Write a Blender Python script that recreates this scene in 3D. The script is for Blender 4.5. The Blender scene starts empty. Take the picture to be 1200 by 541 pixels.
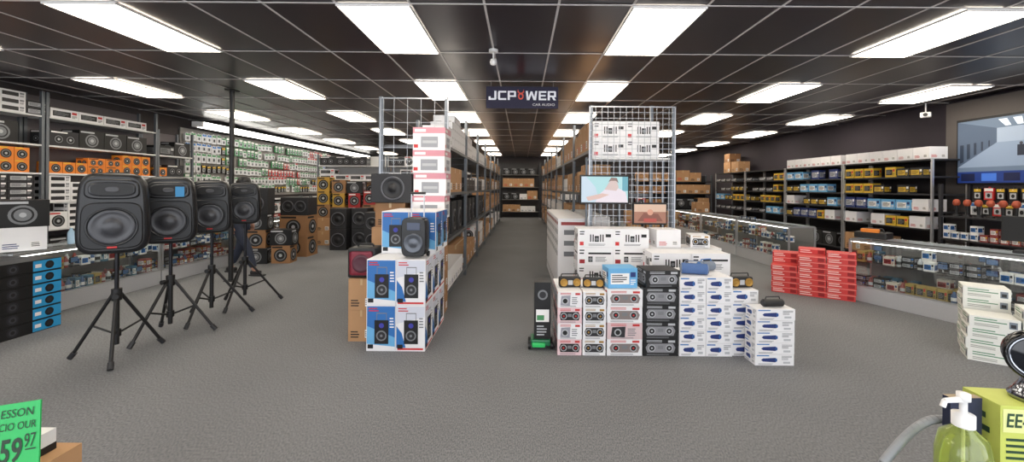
import bpy, bmesh, math, random
from mathutils import Vector, Matrix
random.seed(7)
S=bpy.context.scene
COL=S.collection
try:
    S.view_settings.view_transform='Standard'
except Exception: pass
# ------------------------------------------------------------ materials
def lin(c):
    c=c/255.0
    return c/12.92 if c<=0.04045 else ((c+0.055)/1.055)**2.4
MC={}
def M(r,g,b,rough=.6,metal=0.,noise=0.,nscale=40.,bump=0.,emit=0.,name=None,trans=0.):
    key=(r,g,b,rough,metal,noise,nscale,bump,emit,trans)
    if key in MC: return MC[key]
    m=bpy.data.materials.new(name or 'mat_%d_%d_%d'%(r,g,b)); m.use_nodes=True
    nt=m.node_tree; p=nt.nodes['Principled BSDF']
    col=(lin(r),lin(g),lin(b),1)
    p.inputs['Base Color'].default_value=col
    p.inputs['Roughness'].default_value=rough
    p.inputs['Metallic'].default_value=metal
    if trans>0: p.inputs['Transmission Weight'].default_value=trans
    if noise>0 or bump>0:
        tc=nt.nodes.new('ShaderNodeTexCoord'); n=nt.nodes.new('ShaderNodeTexNoise')
        n.inputs['Scale'].default_value=nscale; n.inputs['Detail'].default_value=3
        nt.links.new(tc.outputs['Object'],n.inputs['Vector'])
        if noise>0:
            mx=nt.nodes.new('ShaderNodeMix'); mx.data_type='RGBA'
            mx.inputs[6].default_value=tuple(c*(1-noise) for c in col[:3])+(1,)
            mx.inputs[7].default_value=tuple(min(1,c*(1+noise)) for c in col[:3])+(1,)
            nt.links.new(n.outputs['Fac'],mx.inputs[0]); nt.links.new(mx.outputs[2],p.inputs['Base Color'])
        if bump>0:
            b_=nt.nodes.new('ShaderNodeBump'); b_.inputs['Strength'].default_value=bump
            b_.inputs['Distance'].default_value=.01
            nt.links.new(n.outputs['Fac'],b_.inputs['Height']); nt.links.new(b_.outputs['Normal'],p.inputs['Normal'])
    if emit>0:
        p.inputs['Emission Color'].default_value=col; p.inputs['Emission Strength'].default_value=emit
    MC[key]=m; return m
def glass(name='clear_glass'):
    m=bpy.data.materials.new(name); m.use_nodes=True; nt=m.node_tree
    nt.nodes.remove(nt.nodes['Principled BSDF'])
    o=nt.nodes['Material Output']; t=nt.nodes.new('ShaderNodeBsdfTransparent'); g=nt.nodes.new('ShaderNodeBsdfGlossy')
    t.inputs[0].default_value=(.96,.98,.975,1); g.inputs['Roughness'].default_value=.02
    mx=nt.nodes.new('ShaderNodeMixShader'); mx.inputs[0].default_value=.08
    nt.links.new(t.outputs[0],mx.inputs[1]); nt.links.new(g.outputs[0],mx.inputs[2])
    nt.links.new(mx.outputs[0],o.inputs[0]); return m
GLASS=glass()
WHITE=M(236,234,232,.5); PAPER=M(230,229,231,.55,noise=.04,nscale=6); BLACK=M(18,18,20,.5); DK=M(38,38,42,.5)
BLKPLAST=M(24,25,28,.36,noise=.15,nscale=300,bump=.12); GREY=M(120,122,126,.5); LG=M(180,182,186,.5)
KRAFT=M(180,138,98,.75,noise=.08,nscale=9); KRAFT2=M(152,112,76,.75,noise=.08,nscale=9)
RED=M(196,44,44,.5); DRED=M(150,30,34,.5); PINK=M(205,110,130,.5); BLUE=M(44,108,178,.5); LBLUE=M(104,170,216,.5)
DBLUE=M(28,48,110,.5); GREEN=M(70,140,88,.5); ORANGE=M(222,128,44,.55); YELLOW=M(214,176,52,.5); GOLD=M(170,130,60,.4,.5)
MUST=M(186,146,56,.55)
METAL=M(165,167,171,.35,.8); STEELG=M(115,120,126,.45,.6); ALU=M(205,207,211,.3,.8); SHELFW=M(215,215,215,.5)
# ------------------------------------------------------------ mesh builder
TXT={}
def textgeo(s,shear=0.,bold=0.):
    k=(s,shear,bold)
    if k in TXT: return TXT[k]
    cu=bpy.data.curves.new('t','FONT'); cu.body=s; cu.size=1; cu.shear=shear; cu.offset=bold; cu.resolution_u=3
    ob=bpy.data.objects.new('t',cu); COL.objects.link(ob); bpy.context.view_layer.update()
    dg=bpy.context.evaluated_depsgraph_get(); me=bpy.data.meshes.new_from_object(ob.evaluated_get(dg))
    vs=[(v.co.x,v.co.y) for v in me.vertices]; fs=[tuple(p.vertices) for p in me.polygons]
    bpy.data.objects.remove(ob); bpy.data.meshes.remove(me); bpy.data.curves.remove(cu)
    x0=min(v[0] for v in vs);x1=max(v[0] for v in vs);y0=min(v[1] for v in vs);y1=max(v[1] for v in vs)
    h=y1-y0
    vs=[((v[0]-(x0+x1)/2)/h,(v[1]-(y0+y1)/2)/h) for v in vs]
    TXT[k]=(vs,fs,(x1-x0)/h); return TXT[k]
class MB:
    def __init__(s): s.v=[];s.f=[];s.m=[];s.mats=[];s.sm=[]
    def mi(s,mat):
        if mat not in s.mats: s.mats.append(mat)
        return s.mats.index(mat)
    def add(s,vs,fs,mat,smooth=False):
        o=len(s.v); s.v+= [tuple(v) for v in vs]; k=s.mi(mat)
        for f in fs: s.f.append(tuple(i+o for i in f)); s.m.append(k); s.sm.append(smooth)
    def box(s,cx,cy,z0,sx,sy,sz,mat,bev=0.,rot=None):
        if bev>0:
            bm=bmesh.new(); bmesh.ops.create_cube(bm,size=1)
            for v in bm.verts: v.co=Vector((v.co.x*sx,v.co.y*sy,v.co.z*sz))
            bmesh.ops.bevel(bm,geom=bm.edges[:],offset=bev,segments=2,affect='EDGES',profile=.6)
            bm.verts.index_update()
            vs=[v.co.copy() for v in bm.verts]; fs=[tuple(v.index for v in f.verts) for f in bm.faces]; bm.free()
        else:
            vs=[Vector((x*sx/2,y*sy/2,z*sz/2)) for x in(-1,1) for y in(-1,1) for z in(-1,1)]
            fs=[(0,1,3,2),(4,6,7,5),(0,4,5,1),(2,3,7,6),(0,2,6,4),(1,5,7,3)]
        if rot is not None: vs=[rot@v for v in vs]
        c=Vector((cx,cy,z0+sz/2))
        s.add([v+c for v in vs],fs,mat); return s
    def cyl(s,p0,p1,r0,mat,r1=None,seg=12,cap=True,smooth=True):
        p0=Vector(p0);p1=Vector(p1);r1=r0 if r1 is None else r1
        d=(p1-p0).normalized(); a=d.orthogonal().normalized(); b=d.cross(a)
        vs=[]
        for p,r in((p0,r0),(p1,r1)):
            for i in range(seg):
                t=2*math.pi*i/seg; vs.append(p+a*r*math.cos(t)+b*r*math.sin(t))
        s.add(vs,[(i,(i+1)%seg,seg+(i+1)%seg,seg+i) for i in range(seg)],mat,smooth)
        if cap: s.add(vs,[tuple(range(seg-1,-1,-1)),tuple(range(seg,2*seg))],mat)
        return s
    def tube(s,pts,r,mat,seg=8):
        for a,b in zip(pts[:-1],pts[1:]): s.cyl(a,b,r,mat,seg=seg)
        return s
    def loft(s,rings,mat,smooth=True,cap=True):
        n=len(rings[0]); vs=[p for r in rings for p in r]; fs=[]
        for j in range(len(rings)-1):
            for i in range(n): fs.append((j*n+i,j*n+(i+1)%n,(j+1)*n+(i+1)%n,(j+1)*n+i))
        s.add(vs,fs,mat,smooth)
        if cap: s.add(rings[0],[tuple(range(n-1,-1,-1))],mat); s.add(rings[-1],[tuple(range(n))],mat)
        return s
    def lathe(s,cx,y0,cz,prof,mat,seg=28,axis='y'):
        vs=[];n=len(prof)
        for r,y in prof:
            for i in range(seg):
                t=2*math.pi*i/seg
                if axis=='y': vs.append((cx+r*math.cos(t),y0+y,cz+r*math.sin(t)))
                else: vs.append((cx+r*math.cos(t),y0+r*math.sin(t),cz+y))
        fs=[]
        for j in range(n-1):
            for i in range(seg): fs.append((j*seg+i,j*seg+(i+1)%seg,(j+1)*seg+(i+1)%seg,(j+1)*seg+i))
        s.add(vs,fs,mat,True); return s
    def mesh(s,name):
        me=bpy.data.meshes.new(name); me.from_pydata(s.v,[],s.f)
        for m in s.mats: me.materials.append(m)
        me.polygons.foreach_set('material_index',s.m); me.polygons.foreach_set('use_smooth',s.sm)
        me.update(); return me
def se(w,h,y,zc,p=6,n=40,taper=0.):
    out=[]
    for i in range(n):
        t=2*math.pi*i/n; c,s_=math.cos(t),math.sin(t)
        x=math.copysign(abs(c)**(2/p),c); z=math.copysign(abs(s_)**(2/p),s_)
        out.append((x*w/2*(1-taper*z),y,zc+z*h/2))
    return out
class Carton(MB):
    def __init__(s,w,d,h,mat,bev=0):
        super().__init__(); s.w=w;s.d=d;s.h=h; s.box(0,0,0,w,d,h,mat,bev); s.l=0
    def pt(s,F,u,v,lv):
        e=.0012+.0008*lv; w,d,h=s.w,s.d,s.h
        if F=='f': return((u-.5)*w,-d/2-e,v*h)
        if F=='r': return(w/2+e,(u-.5)*d,v*h)
        if F=='l': return(-w/2-e,(.5-u)*d,v*h)
        if F=='t': return((u-.5)*w,(v-.5)*d,h+e)
    def dims(s,F): return {'f':(s.w,s.h),'r':(s.d,s.h),'l':(s.d,s.h),'t':(s.w,s.d)}[F]
    def poly(s,F,pts,mat,lv=0): s.add([s.pt(F,u,v,lv) for u,v in pts],[tuple(range(len(pts)))],mat); return s
    def rect(s,F,u0,v0,u1,v1,mat,lv=0): return s.poly(F,[(u0,v0),(u1,v0),(u1,v1),(u0,v1)],mat,lv)
    def ell(s,F,u,v,r,mat,lv=0,asp=1.,n=18):
        W,H=s.dims(F); return s.poly(F,[(u+r*asp*H/W*math.cos(2*math.pi*i/n),v+r*math.sin(2*math.pi*i/n)) for i in range(n)],mat,lv)
    def txt(s,F,t,u,v,hh,mat,lv=1,shear=0,bold=0,maxw=None,xs=1.):
        vs,fs,asp=textgeo(t,shear,bold); W,H=s.dims(F); k=hh*H
        if maxw and asp*k*xs>maxw*W: xs=maxw*W/(k*asp)
        s.add([s.pt(F,u+x*k*xs/W,v+y*k/H,lv) for x,y in vs],fs,mat); return s
    def lines(s,F,u0,v0,u1,v1,n,mat,lv=1,seed=1):
        r=random.Random(seed); st=(v1-v0)/n
        for i in range(n):
            e=u0+(u1-u0)*r.uniform(.6,1); s.rect(F,u0,v1-(i+.75)*st,e,v1-(i+.3)*st,mat,lv)
        return s
# ------------------------------------------------------------ placement
def put(name,me,loc,rot=0,label=None,cat=None,group=None,parent=None,kind=None,eul=None):
    o=bpy.data.objects.new(name,me); COL.objects.link(o); o.location=loc
    o.rotation_euler=eul if eul else (0,0,math.radians(rot))
    if parent: o.parent=parent
    if label: o['label']=label
    if cat: o['category']=cat
    if group: o['group']=group
    if kind: o['kind']=kind
    return o
def compound(name,parts,loc,rot,label,cat,group=None,scale=1):
    e=put(name,None,loc,rot,label,cat,group); e.empty_display_size=.1; e.scale=(scale,)*3
    for p in parts:
        n,me,l=p[:3]
        o=put(n,me,l,0,parent=e,label=p[3] if len(p)>3 else None)
    return e
class Fr:
    def __init__(s,x,y,rot):
        a=math.radians(rot); s.x=x;s.y=y;s.rot=rot; s.c=math.cos(a); s.s=math.sin(a)
    def pt(s,u,v): return (s.x+u*s.c-v*s.s, s.y+u*s.s+v*s.c)
K={}
def kind(key,c,name,label,cat): K[key]=(c.mesh(name),c.w,c.d,c.h,name,label,cat)
def place(key,x,y,z,rot=0,group=None,jit=0):
    k=K[key]; return put(k[4],k[0],(x,y,z),rot+random.uniform(-jit,jit),k[5],k[6],group)
def fill(fr,L,z,zroom,keys,group,maxst=9,seq=False,gap=.008,u0=0,inset=.02,prob=1.,jit=0):
    u=u0;i=0
    while True:
        key=keys[i%len(keys)] if seq else random.choice(keys); i+=1
        k=K[key]; w,d,h=k[1:4]
        if u+w>u0+L:
            break
        n=min(maxst,int((zroom-.01)/(h+.002)))
        if n<1: 
            if i>60: break
            continue
        n=random.randint(max(1,n-1),n)
        if random.random()<=prob:
            x,y=fr.pt(u+w/2,inset+d/2)
            for j in range(n): place(key,x,y,z+j*(h+.002),fr.rot,group,jit)
        u+=w+gap
def fillrep(fr,L,z,zroom,keys,group,run=3,**kw):
    seq=[]; 
    for _ in range(40): seq+= [random.choice(keys)]*random.randint(1,run)
    fill(fr,L,z,zroom,seq,group,seq=True,**kw)
def grid(key,fr,nx,ny,nz,z,group,gap=.004,jit=0,u0=0,v0=0):
    k=K[key]; w,d,h=k[1:4]
    for a in range(nx):
        for b in range(ny):
            for c in range(nz):
                x,y=fr.pt(u0+(a+.5)*(w+gap),v0+(b+.5)*(d+gap)); place(key,x,y,z+c*(h+.002),fr.rot,group,jit)
def stack(keys,x,y,rot,group,z=0):
    for k_ in keys: place(k_,x,y,z,rot,group); z+=K[k_][3]+.002
    return z
# ------------------------------------------------------------ carton art
def amp(w,h,d,base,body,acc,key,label,seed=1,name='amplifier_carton'):
    c=Carton(w,d,h,base)
    for F in'frl':
        c.rect(F,.08,.2,.72,.75,body,0); c.lines(F,.12,.28,.68,.7,4,GREY if body is BLACK else BLACK,1,seed)
        c.rect(F,.76,.55,.94,.8,acc,0); c.lines(F,.76,.15,.95,.45,3,body,0,seed+1)
    kind(key,c,name,label,'box')
def spk(w,h,d,base,ring,acc,key,label,n=1):
    c=Carton(w,d,h,base)
    for F in'frl':
        for i in range(n):
            u=(i+.5)/n*.8+.1 if n>1 else .5
            r=.36 if n==1 else min(.34,.36*c.dims(F)[0]/n/h)
            c.ell(F,u,.45,r,ring,0); c.ell(F,u,.45,r*.78,GREY if ring is BLACK else BLACK,1); c.ell(F,u,.45,r*.62,ring,2); c.ell(F,u,.45,r*.25,LG,3)
        c.rect(F,.05,.86,.6,.95,acc,0)
    kind(key,c,'car_speaker_carton',label,'box')
def plain(w,h,d,base,acc,key,label,tape=True,name='cardboard_carton'):
    c=Carton(w,d,h,base)
    for F in'frl':
        c.lines(F,.1,.1,.5,.35,3,acc,0,3); c.rect(F,.65,.12,.88,.38,WHITE,0); c.lines(F,.67,.15,.86,.35,3,BLACK,1,5)
        if tape: c.rect(F,.46,.8,.54,1,M(196,164,120,.3),0)
    if tape: c.rect('t',0,.46,1,.54,M(196,164,120,.3),0)
    kind(key,c,name,label,'box')
def radio(w,h,d,base,body,acc,key,label,v=0):
    c=Carton(w,d,h,base)
    for F in'frl':
        if v==0:
            c.poly(F,[(.12,.2),(.88,.2),(.93,.5),(.86,.74),(.14,.74),(.07,.5)],body,0)
            for u in(.25,.75): c.ell(F,u,.47,.21,LG,1); c.ell(F,u,.47,.16,BLACK,2); c.ell(F,u,.47,.06,acc,3)
            c.rect(F,.42,.42,.58,.62,GREY,1)
        else:
            c.poly(F,[(.1,.15),(.5,.12),(.52,.78),(.14,.74)],body,0); c.ell(F,.3,.42,.22,LG,1); c.ell(F,.3,.42,.15,BLACK,2)
            c.lines(F,.58,.2,.9,.7,4,GREY,0,4)
        c.lines(F,.1,.8,.55,.96,2,acc,0,2); c.rect(F,.72,.8,.92,.93,acc,0); c.lines(F,.1,.04,.8,.14,2,GREY,0,6)
    kind(key,c,'radio_carton',label,'box')
amp(.40,.15,.28,PAPER,BLACK,RED,'ampw','white carton printed with a black car amplifier')
amp(.36,.20,.28,BLACK,GREY,LG,'ampb','black carton printed with a grey amplifier',3)
amp(.30,.10,.24,PAPER,DK,GREY,'ampws','small white electronics carton on a shelf',5,'electronics_carton')
amp(.30,.10,.24,DK,LG,WHITE,'ampbs','small black electronics carton with white print',8,'electronics_carton')
spk(.18,.18,.2,ORANGE,BLACK,YELLOW,'or1','orange carton printed with a black speaker cone')
spk(.29,.135,.2,ORANGE,BLACK,BLACK,'or2','wide orange carton printed with two black speakers',2)
spk(.40,.30,.30,BLACK,GREY,LG,'bk1','black subwoofer carton with a large cone picture')
spk(.42,.24,.3,DK,BLACK,WHITE,'bk2','dark speaker carton printed with a pair of cones',2)
spk(.26,.26,.24,PAPER,BLACK,RED,'wh1','white carton printed with a black speaker cone')
spk(.30,.34,.30,MUST,BLACK,BLACK,'ye1','yellow carton printed with a black subwoofer')
spk(.30,.34,.30,M(168,44,44,.5),BLACK,WHITE,'re1','red carton printed with a black subwoofer')
spk(.58,.43,.45,KRAFT2,BLACK,BLACK,'kr1','large kraft carton printed with a black subwoofer')
spk(.34,.34,.30,KRAFT2,BLACK,BLACK,'kr2','small kraft carton printed with a black subwoofer')
plain(.42,.34,.36,KRAFT,BLACK,'kf1','brown cardboard carton sealed with tape')
plain(.34,.28,.36,KRAFT2,BLACK,'kf2','darker brown cardboard carton sealed with tape')
plain(.5,.42,.36,KRAFT,RED,'kf3','large brown cardboard carton with red print')
plain(.25,.30,.34,KRAFT,BLACK,'kf4','narrow brown cardboard carton sealed with tape')
plain(.36,.26,.32,PAPER,DBLUE,'wp1','plain white carton with small print',False,'white_carton')
plain(.28,.20,.3,PAPER,RED,'wp2','small white carton with red print',False,'white_carton')
plain(.18,.12,.3,PAPER,GREY,'wp3','short white carton stacked on a top shelf',False,'slim_carton')
amp(.27,.18,.2,LBLUE,WHITE,DBLUE,'lb1','light blue boxed car accessory',1,'accessory_carton')
amp(.2,.18,.16,YELLOW,BLACK,RED,'ys1','small yellow boxed accessory on a shelf',1,'accessory_carton')
amp(.24,.2,.14,DBLUE,LG,WHITE,'bs1','dark blue boxed car accessory',1,'accessory_carton')
amp(.22,.15,.14,DK,YELLOW,WHITE,'ds1','dark boxed car accessory with yellow picture',1,'accessory_carton')
amp(.12,.11,.12,M(205,196,186),DRED,DBLUE,'sm1','tiny cream accessory box in the case',1,'small_box')
amp(.10,.10,.12,M(140,56,54),WHITE,YELLOW,'sm2','tiny dark red accessory box in the case',1,'small_box')
amp(.07,.14,.1,M(70,110,134),WHITE,BLACK,'sm3','tiny teal accessory box in the case',1,'small_box')
amp(.13,.07,.12,BLACK,LG,BLUE,'sm4','tiny black electronics box in the case',1,'small_box')
amp(.10,.11,.1,WHITE,BLUE,BLACK,'sm5','tiny white accessory box in the case',1,'small_box')
amp(.09,.14,.1,M(170,145,80),BLACK,RED,'sm6','tiny yellow accessory box in the case',1,'small_box')
def item(key,parts,w,d,h,name,label,cat):
    m=MB()
    for fn,args,kw in parts: getattr(m,fn)(*args,**kw)
    m.w,m.d,m.h=w,d,h; kind(key,m,name,label,cat)
for key,cl,cl2,nm in(('cn1',M(140,60,56,.3),LG,'red'),('cn2',M(66,90,130,.3),WHITE,'blue'),('cn3',LG,BLACK,'silver')):
    item(key,[('lathe',(0,0,0,[(0,0),(.025,0),(.027,.01),(.027,.09),(.018,.11),(.012,.12),(.012,.135),(0,.138)],cl,12,'z'),{}),('lathe',(0,0,0,[(.0276,.03),(.0276,.07)],cl2,12,'z'),{})],.06,.06,.14,'spray_can',nm+' spray can in the display case','can')
item('gd1',[('box',(0,0,0,.09,.06,.012,DK,.003),{}),('cyl',((0,0,.01),(0,0,.05),.006,LG),{'seg':8}),('box',(0,0,.045,.10,.015,.07,BLACK,.006),{}),('box',(0,-.009,.052,.085,.002,.055,M(80,110,150,.3)),{})],.11,.07,.12,'small_gadget','black gadget with blue screen on stand','electronics')
def theatre(w,h,d,key,v=0):
    c=Carton(w,d,h,PAPER)
    for F in'frl':
        if v==0:
            for u,hh in((.34,.40),(.41,.40),(.62,.40),(.69,.40)): c.rect(F,u,.3,u+.035,.3+hh,BLACK,0)
            c.rect(F,.47,.3,.59,.62,BLACK,0); c.ell(F,.53,.44,.09,GREY,1)
            c.rect(F,.78,.55,.93,.72,BLACK,0); c.lines(F,.05,.66,.24,.92,2,BLACK,0,4)
            c.lines(F,.3,.08,.9,.2,2,GREY,0,9); c.rect(F,.05,.1,.16,.3,RED,0)
        else:
            c.rect(F,.3,.62,.94,.72,BLACK,0); c.rect(F,.3,.2,.42,.5,BLACK,0); c.ell(F,.36,.35,.1,GREY,1)
            c.lines(F,.5,.2,.92,.5,4,GREY,0,4); c.lines(F,.05,.6,.24,.92,2,BLACK,0,7); c.rect(F,.05,.12,.2,.34,DRED,0)
    kind(key,c,'home_theater_carton',['white carton printed with black home theatre speakers','white carton printed with a long black soundbar'][v],'box')
theatre(.40,.205,.32,'ht1'); theatre(.40,.205,.32,'ht3',1); theatre(.415,.225,.3,'ht2')
radio(.215,.14,.26,M(226,196,200,.5),BLACK,RED,'ra','small white and pink carton printed with a black radio')
radio(.205,.14,.26,PAPER,DK,GOLD,'rb','small white carton printed with a retro radio')
radio(.215,.14,.26,PAPER,M(150,150,160),RED,'ra2','small white carton printed with a silver radio',1)
radio(.315,.145,.26,PAPER,M(130,120,118),RED,'rc','white carton printed with a silver and red boombox')
radio(.315,.145,.26,M(214,190,192,.5),DK,RED,'rc2','pale pink carton printed with a dark radio',1)
radio(.31,.15,.26,BLACK,M(135,135,140),LG,'rd','black carton printed with a grey boombox')
def bluecyl(w,h,d,key):
    c=Carton(w,d,h,PAPER)
    for F in'frl':
        c.poly(F,[(.20,.36),(.52,.30),(.57,.5),(.52,.70),(.20,.64),(.15,.5)],DBLUE,0); c.ell(F,.54,.5,.16,BLUE,1,.6); c.ell(F,.54,.5,.08,DBLUE,2,.6)
        c.lines(F,.68,.5,.95,.9,4,GREY,0,2); c.rect(F,.72,.18,.9,.36,LG,0); c.rect(F,.04,.84,.36,.93,BLUE,0); c.lines(F,.08,.05,.6,.2,2,GREY,0,7)
    kind(key,c,'bluetooth_speaker_carton','white carton printed with a blue cylindrical bluetooth speaker','box')
bluecyl(.235,.116,.22,'bc'); bluecyl(.33,.094,.165,'bd')
c=Carton(.32,.22,.078,M(208,56,54,.45,noise=.06,nscale=12))
for F in'frl': c.lines(F,.06,.15,.6,.85,2,M(240,205,200),0,3); c.rect(F,.72,.2,.94,.8,M(150,20,25),0); c.rect(F,0,.88,1,1,M(238,140,130),0)
kind('red',c,'red_carton','flat red and white product carton in a floor pile','box')
c=Carton(.30,.26,.098,M(228,228,222,.5,noise=.04,nscale=8))
for F in'frl':
    c.lines(F,.1,.5,.75,.9,2,M(90,140,104),0,8); c.lines(F,.1,.12,.6,.4,2,M(150,150,140),0,2); c.rect(F,.78,.2,.94,.8,M(120,130,140),0); c.rect(F,.81,.3,.91,.6,DK,1)
kind('wg',c,'lettered_carton','flat white carton with green lettering and small picture','box')
def trolley(key,label,white):
    w,h,d=.265,.415,.30
    c=Carton(w,d,h,PAPER)
    for F in'frl':
        if not white:
            c.rect(F,.02,.02,.98,.98,BLUE,0); c.poly(F,[(.02,.02),(.98,.02),(.98,.30),(.02,.55)],LBLUE,1); c.poly(F,[(.02,.02),(.98,.02),(.98,.10),(.02,.16)],PAPER,2)
        else:
            c.poly(F,[(.02,.6),(.98,.75),(.98,.98),(.02,.98)],M(205,208,220),0); c.rect(F,.06,.03,.94,.07,RED,1)
            c.poly(F,[(.02,.08),(.34,.08),(.2,.4),(.02,.55)],BLUE,1)
        c.rect(F,.28,.16,.76,.68,BLACK,3); c.ell(F,.52,.34,.115,GREY,4); c.ell(F,.52,.34,.085,DK,5); c.ell(F,.52,.34,.03,GREY,6); c.ell(F,.52,.56,.055,M(60,60,160),4)
        c.rect(F,.35,.68,.37,.82,GREY,3);c.rect(F,.68,.68,.70,.82,GREY,3);c.rect(F,.35,.82,.70,.84,GREY,3)
        c.lines(F,.08,.86,.5,.96,2,RED,3,3)
        c.lines(F,.80,.5,.95,.75,4,WHITE if not white else GREY,3,5); c.rect(F,.05,.06,.24,.15,BLACK,4)
    kind(key,c,'trolley_speaker_carton',label,'box')
trolley('tb','blue carton printed with a black trolley speaker',False); trolley('tw','white carton printed with a black trolley speaker',True)
c=Carton(.37,.34,.26,PAPER)
for F in'frl': c.rect(F,0,.74,1,1,M(205,140,152,.5),0); c.rect(F,.25,.12,.78,.6,M(150,152,158),1); c.rect(F,.3,.3,.74,.42,LG,2); c.rect(F,.06,.8,.4,.92,WHITE,2); c.rect(F,.03,.1,.16,.25,RED,1)
kind('pw',c,'stereo_carton','white and pink carton printed with a grey stereo','box')
c=Carton(.40,.19,1.08,PAPER)
for F in'frl': c.lines(F,.2,.5,.8,.9,3,GREY,0,5); c.rect(F,.3,.1,.7,.14,BLACK,0); c.rect(F,.1,.92,.9,.96,M(150,60,60),0)
kind('flat',c,'television_carton','tall slim white flat-screen carton standing on the floor','box')
c=Carton(.9,.3,.118,BLACK)
for F in'f':
    c.rect(F,.72,.06,1,.94,M(40,150,205),0); c.rect(F,.74,.35,.8,.65,WHITE,1); c.ell(F,.88,.5,.34,BLACK,1); c.ell(F,.88,.5,.2,DK,2)
    for u in(.12,.32,.54): c.ell(F,u,.5,.4,M(38,38,44),0); c.ell(F,u,.5,.26,M(60,60,66),1); c.ell(F,u,.5,.14,BLACK,2)
kind('blk',c,'speaker_carton','long black carton with bright blue end and cone pictures','box')
# ------------------------------------------------------------ room shell
X0,X1,Y0,Y1,H=-7.7,7.3,-1.6,20.6,3.0
def slab(name,x0,x1,y0,y1,z0,z1,mat):
    b=MB(); b.box((x0+x1)/2,(y0+y1)/2,z0,x1-x0,y1-y0,z1-z0,mat)
    return put(name,b.mesh(name),(0,0,0),kind='structure')
def carpet():
    m=bpy.data.materials.new('grey_carpet'); m.use_nodes=True; nt=m.node_tree; p=nt.nodes['Principled BSDF']; p.inputs['Roughness'].default_value=.8
    p.inputs['Specular IOR Level'].default_value=.3
    tc=nt.nodes.new('ShaderNodeTexCoord'); n1=nt.nodes.new('ShaderNodeTexNoise'); n1.inputs['Scale'].default_value=150; n1.inputs['Detail'].default_value=4
    n2=nt.nodes.new('ShaderNodeTexNoise'); n2.inputs['Scale'].default_value=.9; n2.inputs['Detail'].default_value=5
    mp=nt.nodes.new('ShaderNodeMapping'); mp.inputs['Scale'].default_value=(1,.4,1)
    nt.links.new(tc.outputs['Object'],mp.inputs[0]); nt.links.new(mp.outputs[0],n1.inputs['Vector']); nt.links.new(tc.outputs['Object'],n2.inputs['Vector'])
    r=nt.nodes.new('ShaderNodeValToRGB'); r.color_ramp.elements[0].position=.34; r.color_ramp.elements[1].position=.66
    r.color_ramp.elements[0].color=(.118,.120,.126,1); r.color_ramp.elements[1].color=(.250,.254,.264,1)
    nt.links.new(n1.outputs['Fac'],r.inputs[0])
    mx=nt.nodes.new('ShaderNodeMix'); mx.data_type='RGBA'; mx.blend_type='MULTIPLY'; mx.inputs[0].default_value=1
    r2=nt.nodes.new('ShaderNodeValToRGB'); r2.color_ramp.elements[0].position=.3; r2.color_ramp.elements[0].color=(.86,.86,.86,1); r2.color_ramp.elements[1].position=.7
    nt.links.new(n2.outputs['Fac'],r2.inputs[0]); nt.links.new(r.outputs[0],mx.inputs[6]); nt.links.new(r2.outputs[0],mx.inputs[7]); nt.links.new(mx.outputs[2],p.inputs['Base Color'])
    b=nt.nodes.new('ShaderNodeBump'); b.inputs['Strength'].default_value=.3; b.inputs['Distance'].default_value=.003
    nt.links.new(n1.outputs['Fac'],b.inputs['Height']); nt.links.new(b.outputs[0],p.inputs['Normal']); return m
slab('floor',X0-.1,X1+.1,Y0-.1,Y1+.1,-.1,0,carpet())
slab('ceiling',X0-.1,X1+.1,Y0-.1,Y1+.1,H,H+.1,M(47,40,46,.3,noise=.2,nscale=1.6))
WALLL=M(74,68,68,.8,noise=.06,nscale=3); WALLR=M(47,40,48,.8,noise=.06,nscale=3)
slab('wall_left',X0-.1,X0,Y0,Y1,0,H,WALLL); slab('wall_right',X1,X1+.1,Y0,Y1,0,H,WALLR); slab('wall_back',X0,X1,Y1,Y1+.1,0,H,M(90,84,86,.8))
b=MB(); 
for x0,x1,z0,z1 in((X0,X1,0,.35),(X0,X1,2.7,H),(X0,-6.9,.35,2.7),(6.5,X1,.35,2.7),(-.1,.1,.35,2.7),(-3.6,-3.5,.35,2.7),(3.5,3.6,.35,2.7)):
    b.box((x0+x1)/2,Y0-.05,z0,x1-x0,.1,z1-z0,M(120,116,112,.7))
put('wall_front',b.mesh('wall_front'),(0,0,0),kind='structure')
TB=M(215,210,208,.5)
b=MB(); x=.905-.61*14
while x<X1-.05:
    if x>X0+.05: b.box(x,(Y0+Y1)/2,H-.006,.02,Y1-Y0,.005,TB)
    x+=.61
put('trim_1',b.mesh('trim_1'),(0,0,0),kind='structure')
b=MB(); y=3.35-1.22*4
while y<Y1: b.box((X0+X1)/2,y,H-.011,X1-X0,.02,.0045,TB); y+=1.22
put('trim_2',b.mesh('trim_2'),(0,0,0),kind='structure')
fm=MB()
for sx in(-1,1): fm.box(sx*.3,0,-.016,.012,1.21,.016,WHITE)
for sy in(-1,1): fm.box(0,sy*.6,-.016,.588,.012,.016,WHITE)
fm=fm.mesh('frame'); dm=MB(); dm.box(0,0,-.012,.586,1.186,.01,M(255,244,226,.5,emit=11.5,name='lit_diffuser')); 
dm=dm.mesh('diffuser')
for r in range(-1,7):
    y=3.35+.61+2.44*r
    for x in(-6.085,-3.645,-1.23,1.21,3.95,6.38):
        compound('ceiling_light',[('light_frame',fm,(0,0,0)),('diffuser',dm,(0,0,0))],(x,y,H-.012),0,'recessed fluorescent troffer glowing warm white in dark ceiling','ceiling light','fluorescent troffers in the ceiling')
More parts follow.
